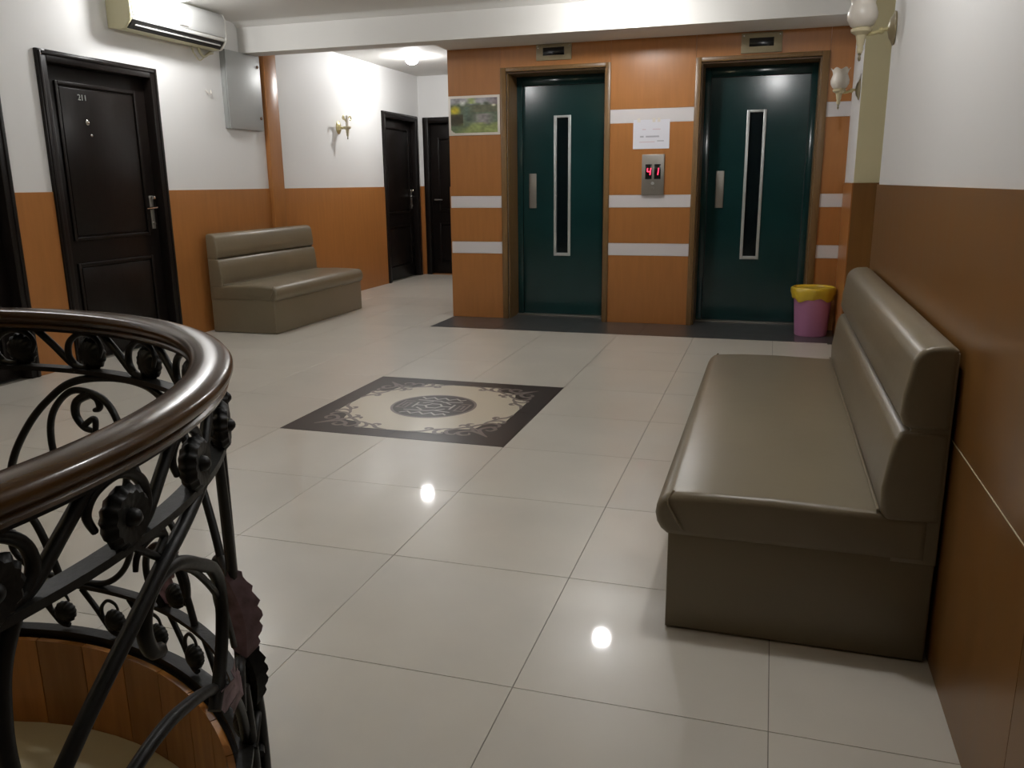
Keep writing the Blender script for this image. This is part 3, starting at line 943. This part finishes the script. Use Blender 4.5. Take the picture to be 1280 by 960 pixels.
# ------------------------------------------------------------------ floor medallion
def medallion():
    x0, x1 = xs[4], xs[6]
    y0, y1 = ys[9], ys[11]
    mx, my = (x0 + x1) / 2, (y0 + y1) / 2
    t = thing('floor_medallion', (mx, my, 0), 'square dark and cream inlaid floor medallion with a round centre motif', 'floor inlay')
    for i in (0, 1):
        for j in (0, 1):
            a, b = (x0, mx) if i == 0 else (mx, x1)
            c, d = (y0, my) if j == 0 else (my, y1)
            g = .0004
            obj('border_tile', boxes((a + (G if i == 0 else g), b - (G if i else g), c + (G if j == 0 else g), d - (G if j else g), -.010, .0004)), 'inlay_dark', t, smooth=0)
    def flat(pts, z, th=.0003):
        return prism([(mx + p[0], my + p[1]) for p in pts], 'z', z - th, z)
    # cream field with scalloped corners
    N = 240
    fld = []
    for k in range(N):
        a = 2 * PI * k / N
        c, s = abs(math.cos(a)), abs(math.sin(a))
        r1 = .482 / max(c, s)
        d = abs(c - s) / (c + s)
        r2 = (.690 + .030 * math.cos(d * 15)) / (c + s)
        r = min(r1, r2)
        fld.append((r * math.cos(a), r * math.sin(a)))
    field = obj('cream_field', flat(fld, .0008), 'inlay_cream', t, smooth=0)
    def ribbon(bm, pts, w, z, n=7):
        P = spline([(p[0], p[1], 0) for p in pts], n)
        L = len(P)
        l, r = [], []
        for i, p in enumerate(P):
            d = (P[min(i + 1, L - 1)] - P[max(i - 1, 0)]).normalized()
            q = Vector((-d.y, d.x, 0))
            ww = w * (0.35 + 0.65 * math.sin(PI * min(1, max(0, (i + .8) / (L + .6)))))
            l.append(bm.verts.new((mx + p.x + q.x * ww / 2, my + p.y + q.y * ww / 2, z)))
            r.append(bm.verts.new((mx + p.x - q.x * ww / 2, my + p.y - q.y * ww / 2, z)))
        for i in range(L - 1):
            bm.faces.new((l[i], l[i + 1], r[i + 1], r[i]))
    half = [
        [(.475, .475), (.43, .42), (.40, .36), (.44, .31), (.475, .34), (.46, .375), (.43, .365)],
        [(.43, .42), (.38, .395), (.345, .33), (.385, .275), (.425, .245), (.47, .265), (.475, .30), (.45, .30)],
        [(.385, .275), (.40, .22), (.445, .19), (.48, .205), (.475, .235), (.45, .23)],
        [(.40, .22), (.43, .16), (.47, .12), (.485, .06)],
        [(.345, .33), (.315, .31), (.315, .285), (.34, .28)],
        [(.43, .17), (.405, .155), (.41, .13), (.43, .135)],
    ]
    for qx in (1, -1):
        for qy in (1, -1):
            bm = bmesh.new()
            for ki, pl in enumerate(half):
                ribbon(bm, [(qx * a, qy * b) for a, b in pl], .022, .0012 + ki * .00006)
                ribbon(bm, [(qx * b, qy * a) for a, b in pl], .022, .00123 + ki * .00006)
            obj('corner_scroll', bm, 'inlay_grey', t, smooth=0)
    circ = lambda r, n=64: [(r * math.cos(2 * PI * k / n), r * math.sin(2 * PI * k / n)) for k in range(n)]
    disc = obj('centre_disc', flat(circ(.240), .0012), 'inlay_dark', t, smooth=0)
    bm = bmesh.new()
    R0 = [bm.verts.new((mx + .240 * c, my + .240 * s, .0015)) for c, s in circ(1)]
    R1 = [bm.verts.new((mx + .226 * c, my + .226 * s, .0015)) for c, s in circ(1)]
    for k in range(64):
        bm.faces.new((R0[k], R0[(k + 1) % 64], R1[(k + 1) % 64], R1[k]))
    obj('centre_ring', bm, 'inlay_grey', t, smooth=0)
    bm = bmesh.new()
    def poly(pts, w=.012):
        for a, b in zip(pts, pts[1:]):
            va, vb = Vector((a[0], a[1], 0)), Vector((b[0], b[1], 0))
            d = (vb - va).normalized() * (w / 2)
            q = Vector((-d.y, d.x, 0))
            c4 = [va - d + q, vb + d + q, vb + d - q, va - d - q]
            bm.faces.new([bm.verts.new((mx + p.x, my + p.y, .0017 + random.random() * 1e-4)) for p in c4])
    for s in (1, -1):
        poly([(-.13, s * .165), (-.10, s * .135), (-.065, s * .172), (-.03, s * .135), (.005, s * .172), (.04, s * .135), (.075, s * .172), (.11, s * .138), (.13, s * .160)])
        poly([(-.13, s * .105), (.0, s * .105), (.03, s * .085), (.13, s * .105)])
        poly([(-.08, s * .05), (-.04, s * .085)]); poly([(.08, s * .05), (.04, s * .085)])
        poly([(s * .05, 0), (s * .025, .04), (s * -.025, .04)]); poly([(s * .05, 0), (s * .025, -.04), (s * -.025, -.04)])
        poly([(s * .05, 0), (s * .11, .0)]); poly([(s * .11, .045), (s * .11, -.045)], .012)
    obj('centre_motif', bm, 'inlay_light', disc, smooth=0)
    for s in (1, -1):
        bm = bmesh.new()
        poly([(s * .145, .07), (s * .195, .07), (s * .195, -.07), (s * .145, -.07), (s * .145, .035), (s * .172, .035), (s * .172, -.035)], .012)
        obj('side_meander', bm, 'inlay_grey', disc, smooth=0)
medallion()

# ------------------------------------------------------------------ stairwell
well = thing('wall_stairwell', (CX, CY, 0), 'curved orange wood lining of the round stairwell under the iron railing', 'stairwell lining', kind='structure')
def arc_block(r0, r1, a0, a1, z0, z1, n=4):
    bm = bmesh.new()
    pts = [(CX + r0 * math.cos(math.radians(a0 + (a1 - a0) * k / n)), CY + r0 * math.sin(math.radians(a0 + (a1 - a0) * k / n))) for k in range(n + 1)]
    pts += [(CX + r1 * math.cos(math.radians(a1 - (a1 - a0) * k / n)), CY + r1 * math.sin(math.radians(a1 - (a1 - a0) * k / n))) for k in range(n + 1)]
    return prism(pts, 'z', z0, z1)
p0 = obj('lining_panel', arc_block(.880, .8945, 0.1, 8.9, -.60, .050), 'wood_dark', well, smooth=30)
for k in range(1, 40):
    copy_of(p0, well, rotz=math.radians(9 * k))
c0 = obj('kerb_block', arc_block(.896, .955, 0.03, 8.97, .0006, .050), 'door', well, smooth=30)
for k in range(1, 40):
    copy_of(c0, well, rotz=math.radians(9 * k))
landing = obj('floor_landing', lathe([(.879, -.30), (.879, -.195), (0, -.195)], 72, origin=(CX, CY, 0)), 'landing', smooth=30)
tag(landing, 'cream stair landing one step down inside the round stairwell', 'landing', kind='structure')

A0, A1 = -75.0, 205.0
rail = thing('stair_railing', (CX, CY, .05), 'curved black wrought-iron railing with a varnished wooden handrail round the stairwell', 'railing')
def cyl(th, z, dr=0.0):
    a = math.radians(th)
    return Vector((CX + (CR + dr) * math.cos(a), CY + (CR + dr) * math.sin(a), z))
def arc_path(z, a0=A0, a1=A1, n=140, dr=0.0):
    return [cyl(a0 + (a1 - a0) * k / n, z, dr) for k in range(n + 1)]
HP = [(-.038, .000), (-.041, .009), (-.041, .018), (-.036, .027), (-.026, .032), (-.010, .034), (.010, .034), (.026, .032), (.036, .027), (.041, .018), (.041, .009), (.038, .000),
      (.030, -.003), (.028, -.009), (.033, -.016), (.031, -.024), (.020, -.030), (-.020, -.030), (-.031, -.024), (-.033, -.016), (-.028, -.009), (-.030, -.003)]
HP = [(a * .86, b * .70) for a, b in HP]
obj('handrail', sweep(arc_path(.897), 1.0, prof=HP, up=(0, 0, 1)), 'handrail', rail, smooth=35)
flat_bar = lambda w, h: [(-w, -h), (w, -h), (w, h), (-w, h)]
obj('top_band', sweep(arc_path(.873), 1.0, prof=flat_bar(.014, .003), up=(0, 0, 1)), 'iron', rail, smooth=30)
obj('upper_band', sweep(arc_path(.778), 1.0, prof=flat_bar(.015, .0055), up=(0, 0, 1)), 'iron', rail, smooth=30)
obj('lower_band', sweep(arc_path(.203), 1.0, prof=flat_bar(.013, .0055), up=(0, 0, 1)), 'iron', rail, smooth=30)
obj('bottom_band', sweep(arc_path(.060), 1.0, prof=flat_bar(.016, .0095), up=(0, 0, 1)), 'iron', rail, smooth=30)

def bar(name, pts, r=.009, dr=0.0, taper=False, n=7, parent=rail, m='iron'):
    sp = spline([(p[0], p[1], p[2] if len(p) > 2 else dr) for p in pts], n)
    path = [cyl(p.x, p.y, p.z) for p in sp]
    rad = r
    if taper:
        L = len(path)
        rad = [r * (1 - .45 * (i / (L - 1)) ** 2) for i in range(L)]
    return obj(name, sweep(path, rad, n=8), m, parent, smooth=60)

def rosette(th, z, R, parent=rail, dr=0.012):
    """scalloped dish flower on both faces of the scroll"""
    a = math.radians(th)
    ax = (math.cos(a), math.sin(a), 0)
    prof = [(0, -.020), (.35 * R, -.019), (.75 * R, -.014), (R, -.003), (1.02 * R, .003), (.80 * R, .012), (.45 * R, .011), (.30 * R, .009), (.26 * R, .016), (.12 * R, .021), (0, .022)]
    wv = lambda an, r, h: 1 + (.055 * math.cos(14 * an) if r > .4 * R else 0)
    return lathe(prof, 56, origin=cyl(th, z, dr), axis=ax, wave=wv)

# upper frieze: a curl round a rosette, then a slanting bar to the next one
ts = [7.6 + 11.9 * k for k in range(-6, 3)] + [43.2 + 13.2 * k for k in range(0, 13)]
ts = [t for t in ts if A0 + 5 < t < A1 - 12]
base_t = 69.7
z0f = .819
sc0 = bar('scroll_bar', [(base_t + 9.8, .876), (base_t + 6.6, .835), (base_t + 3.6, .795), (base_t + 1.4, .785), (base_t + .2, .790)], .0088)
cu0 = bar('curl', [(base_t + 2.6, .786), (base_t + 3.9, .812), (base_t + 3.4, .846), (base_t + 1.0, .868), (base_t - 1.8, .862), (base_t - 3.0, .840), (base_t - 2.4, .815)], .0082, taper=True)
ro0 = obj('rosette', rosette(base_t, z0f, .039), 'iron', rail, smooth=50)
for k, tt in enumerate(ts):
    if abs(tt - base_t) < .3:
        continue
    for o in (sc0, cu0, ro0):
        copy_of(o, rail, rotz=math.radians(tt - base_t))
# lower frieze, smaller
bs = 94.7
lsc = bar('small_scroll_bar', [(bs + 6.2, .192), (bs + 3.6, .140), (bs + 1.2, .088), (bs - .4, .080)], .0072)
lcu = bar('small_curl', [(bs + 1.2, .084), (bs + 2.4, .110), (bs + 2.6, .145), (bs + 1.2, .170), (bs - .4, .166), (bs - 1.0, .150)], .0055, taper=True)
lro = obj('small_rosette', rosette(bs, .118, .029, dr=0), 'iron', rail, smooth=50)
for k in range(-16, 11):
    if k == 0:
        continue
    for o in (lsc, lcu, lro):
        copy_of(o, rail, rotz=math.radians(10.0 * k))

def leaf_plate(th, z0, z1, w, dr=.016, lean=0.0, m='leaf', curl=.03):
    """serrated acanthus leaf of hammered sheet, curling out at the tip"""
    bm = bmesh.new()
    N = 14
    L, Cn, Rr = [], [], []
    for i in range(N + 1):
        u = i / N
        wd = w * (.35 + .65 * math.sin(PI * (.12 + .82 * u))) * (1 + .16 * math.sin(u * N * 2.1)) * (1 if u < .96 else .35)
        z = z0 + (z1 - z0) * u
        d = dr + curl * max(0, u - .55) ** 2 * 4
        t0 = th + lean * u
        Cn.append(bm.verts.new(cyl(t0, z, d + .008)))
        L.append(bm.verts.new(cyl(t0 - wd, z - .008 * math.sin(u * 20), d)))
        Rr.append(bm.verts.new(cyl(t0 + wd, z + .008 * math.sin(u * 20), d)))
    for i in range(N):
        bm.faces.new((L[i], Cn[i], Cn[i + 1], L[i + 1]))
        bm.faces.new((Cn[i], Rr[i], Rr[i + 1], Cn[i + 1]))
    bmesh.ops.solidify(bm, geom=bm.faces[:], thickness=.003)
    return obj('leaf', bm, m, rail, smooth=30)

def leaf_radial(th, z0, z1, d0, w, m='leaf'):
    """the same leaf standing across the band, its face turned along the railing"""
    bm = bmesh.new()
    N = 16
    L, Cn, Rr = [], [], []
    for i in range(N + 1):
        u = i / N
        wd = w * (.45 + .55 * math.sin(PI * (.15 + .75 * u))) * (1 + .14 * math.sin(u * N * 2.2)) * (1 if u < .97 else .4)
        z = z0 + (z1 - z0) * u
        d = d0 - .022 * u + .012 * math.sin(PI * u)
        Cn.append(bm.verts.new(cyl(th - .5, z, d)))
        L.append(bm.verts.new(cyl(th + .3, z + .012, d - wd)))
        Rr.append(bm.verts.new(cyl(th + .3, z + .012, d + wd)))
    for i in range(N):
        bm.faces.new((L[i], Cn[i], Cn[i + 1], L[i + 1]))
        bm.faces.new((Cn[i], Rr[i], Rr[i + 1], Cn[i + 1]))
    bmesh.ops.solidify(bm, geom=bm.faces[:], thickness=.003)
    return obj('leaf', bm, m, rail, smooth=20)

# main panel motifs (angle in degrees, height); panel A faces across the well, panel B is nearest the viewer
def panel_A():
    out = []
    out.append(bar('large_scroll', [(103, .32), (101.6, .44), (99.8, .54), (96.2, .63), (92, .696), (86.9, .746), (79, .768), (70.5, .768), (65.3, .745), (61, .70), (58.5, .63), (59, .55), (62, .50)], .0095))
    out.append(bar('inner_scroll', [(91.5, .50), (92.5, .582), (91.7, .656), (88.8, .71), (85.5, .728), (80.6, .711), (78, .657), (77.2, .58), (78.2, .50), (80.6, .44), (83.5, .42)], .0085))
    out.append(bar('lower_scroll', [(78.6, .50), (78.2, .42), (78.5, .349), (81, .275), (85, .225), (89.5, .212), (95, .216), (99.7, .238), (102.5, .29), (102, .34)], .0080))
    out.append(bar('leaf_stem', [(83.4, .722), (86.3, .70), (87.0, .665), (85.6, .635), (83.6, .628)], .011, taper=True))
    out.append(bar('leaf_stem', [(83.4, .722), (82.0, .712), (81.8, .690), (83.0, .682)], .010, taper=True))
    out.append(bar('leaf_stem', [(85.6, .640), (83.4, .660), (83.2, .640), (84.2, .600), (85.4, .612)], .008, taper=True))
    out.append(bar('slant_bar', [(77, .60), (71, .44), (66, .30), (63.5, .206)], .0085))
    out.append(bar('hook', [(72.5, .206), (75.5, .26), (75.2, .33), (71.8, .372), (67.2, .36), (64.8, .31), (65.4, .25)], .0085))
    out.append(bar('hook', [(66, .42), (69, .46), (72, .44), (73, .40)], .008, taper=True))
    lf = leaf_plate(72.5, .206, .345, 1.8, dr=.006, lean=-2)
    out.append(lf)
    rz = obj('rosette', rosette(68.5, .255, .030, dr=0), 'iron', rail, smooth=50)
    out.append(rz)
    return out

def panel_B():
    out = []
    out.append(bar('slant_bar', [(21.5, .776), (16.2, .746), (11.1, .713), (4.2, .644), (-.8, .576), (-7, .47), (-12, .36), (-15, .206)], .0105, dr=.006))
    out.append(bar('hook', [(19.0, .425), (22.0, .475), (24.2, .535), (24.4, .590), (22.6, .632), (19.6, .662), (15.4, .698), (12, .708), (9.6, .690), (8.8, .655), (9.4, .622), (10.6, .612)], .0105, dr=.004))
    out.append(bar('low_scroll', [(1, .46), (6.1, .491), (10, .500), (13.5, .492), (18, .468), (22, .430), (26, .375), (30, .300), (33, .206)], .0095))
    out.append(bar('slant_bar', [(-2.2, .776), (-3.4, .735), (-4.0, .69), (-4.2, .62), (-3.4, .52), (-1.0, .38), (3, .206)], .0095))
    out.append(bar('thin_bar', [(8.5, .776), (11.0, .745), (15.0, .70), (20.0, .64), (26, .54), (30, .43)], .0055))
    out.append(bar('hook', [(12.2, .735), (13.6, .752), (11.8, .764), (9.6, .755), (9.0, .735)], .006, taper=True))
    # twin uprights on the right-hand side of the well, with a leaf wrapped round them
    out.append(bar('upright', [(36, .776), (37, .64), (38, .50), (39, .36), (41, .206)], .0085, dr=.002))
    out.append(bar('upright', [(31, .776), (33.5, .64), (35.5, .50), (36.5, .36), (35, .206)], .0085, dr=.002))
    out.append(bar('upright', [(44, .776), (43, .64), (41.5, .50), (41, .36), (44, .206)], .0085, dr=.0))
    out.append(leaf_radial(35, .36, .525, .012, .030))
    out.append(leaf_radial(36, .25, .385, .022, .022, m='iron'))
    out.append(bar('upright', [(36.5, .34, .018), (36.5, .24, .024), (37, .15, .026), (37.5, .066, .026)], .0115))
    out.append(bar('upright', [(33, .32, .004), (32.5, .24, .008), (33, .15, .010), (34, .066, .004)], .0105))
    out.append(bar('upright', [(40, .36, .012), (39, .27, .020), (39, .16, .022), (40, .066, .016)], .0105))
    out.append(bar('hook', [(32, .20, .012), (35, .23, .02), (38, .205, .02), (38, .16, .02), (35, .15, .02)], .008))
    out.append(leaf_plate(27.5, .36, .455, 3.6, dr=.006, lean=-6, curl=.015))
    out.append(bar('large_scroll', [(30, .30), (32.5, .36), (36, .34), (37.5, .27), (36, .206)], .0105))
    out.append(bar('low_scroll', [(36, .36), (43, .44), (49, .46), (53, .42), (53.5, .34), (50, .29), (46.5, .31)], .009))
    out.append(bar('slant_bar', [(57, .62), (52, .52), (47, .42), (42, .34), (39, .206)], .009))
    return out
PA = panel_A(); PB = panel_B()
for off in (110.0,):
    for o in PA:
        pass
    for o in PB:
        copy_of(o, rail, rotz=math.radians(off))
for o in PA:
    copy_of(o, rail, rotz=math.radians(-118.0))
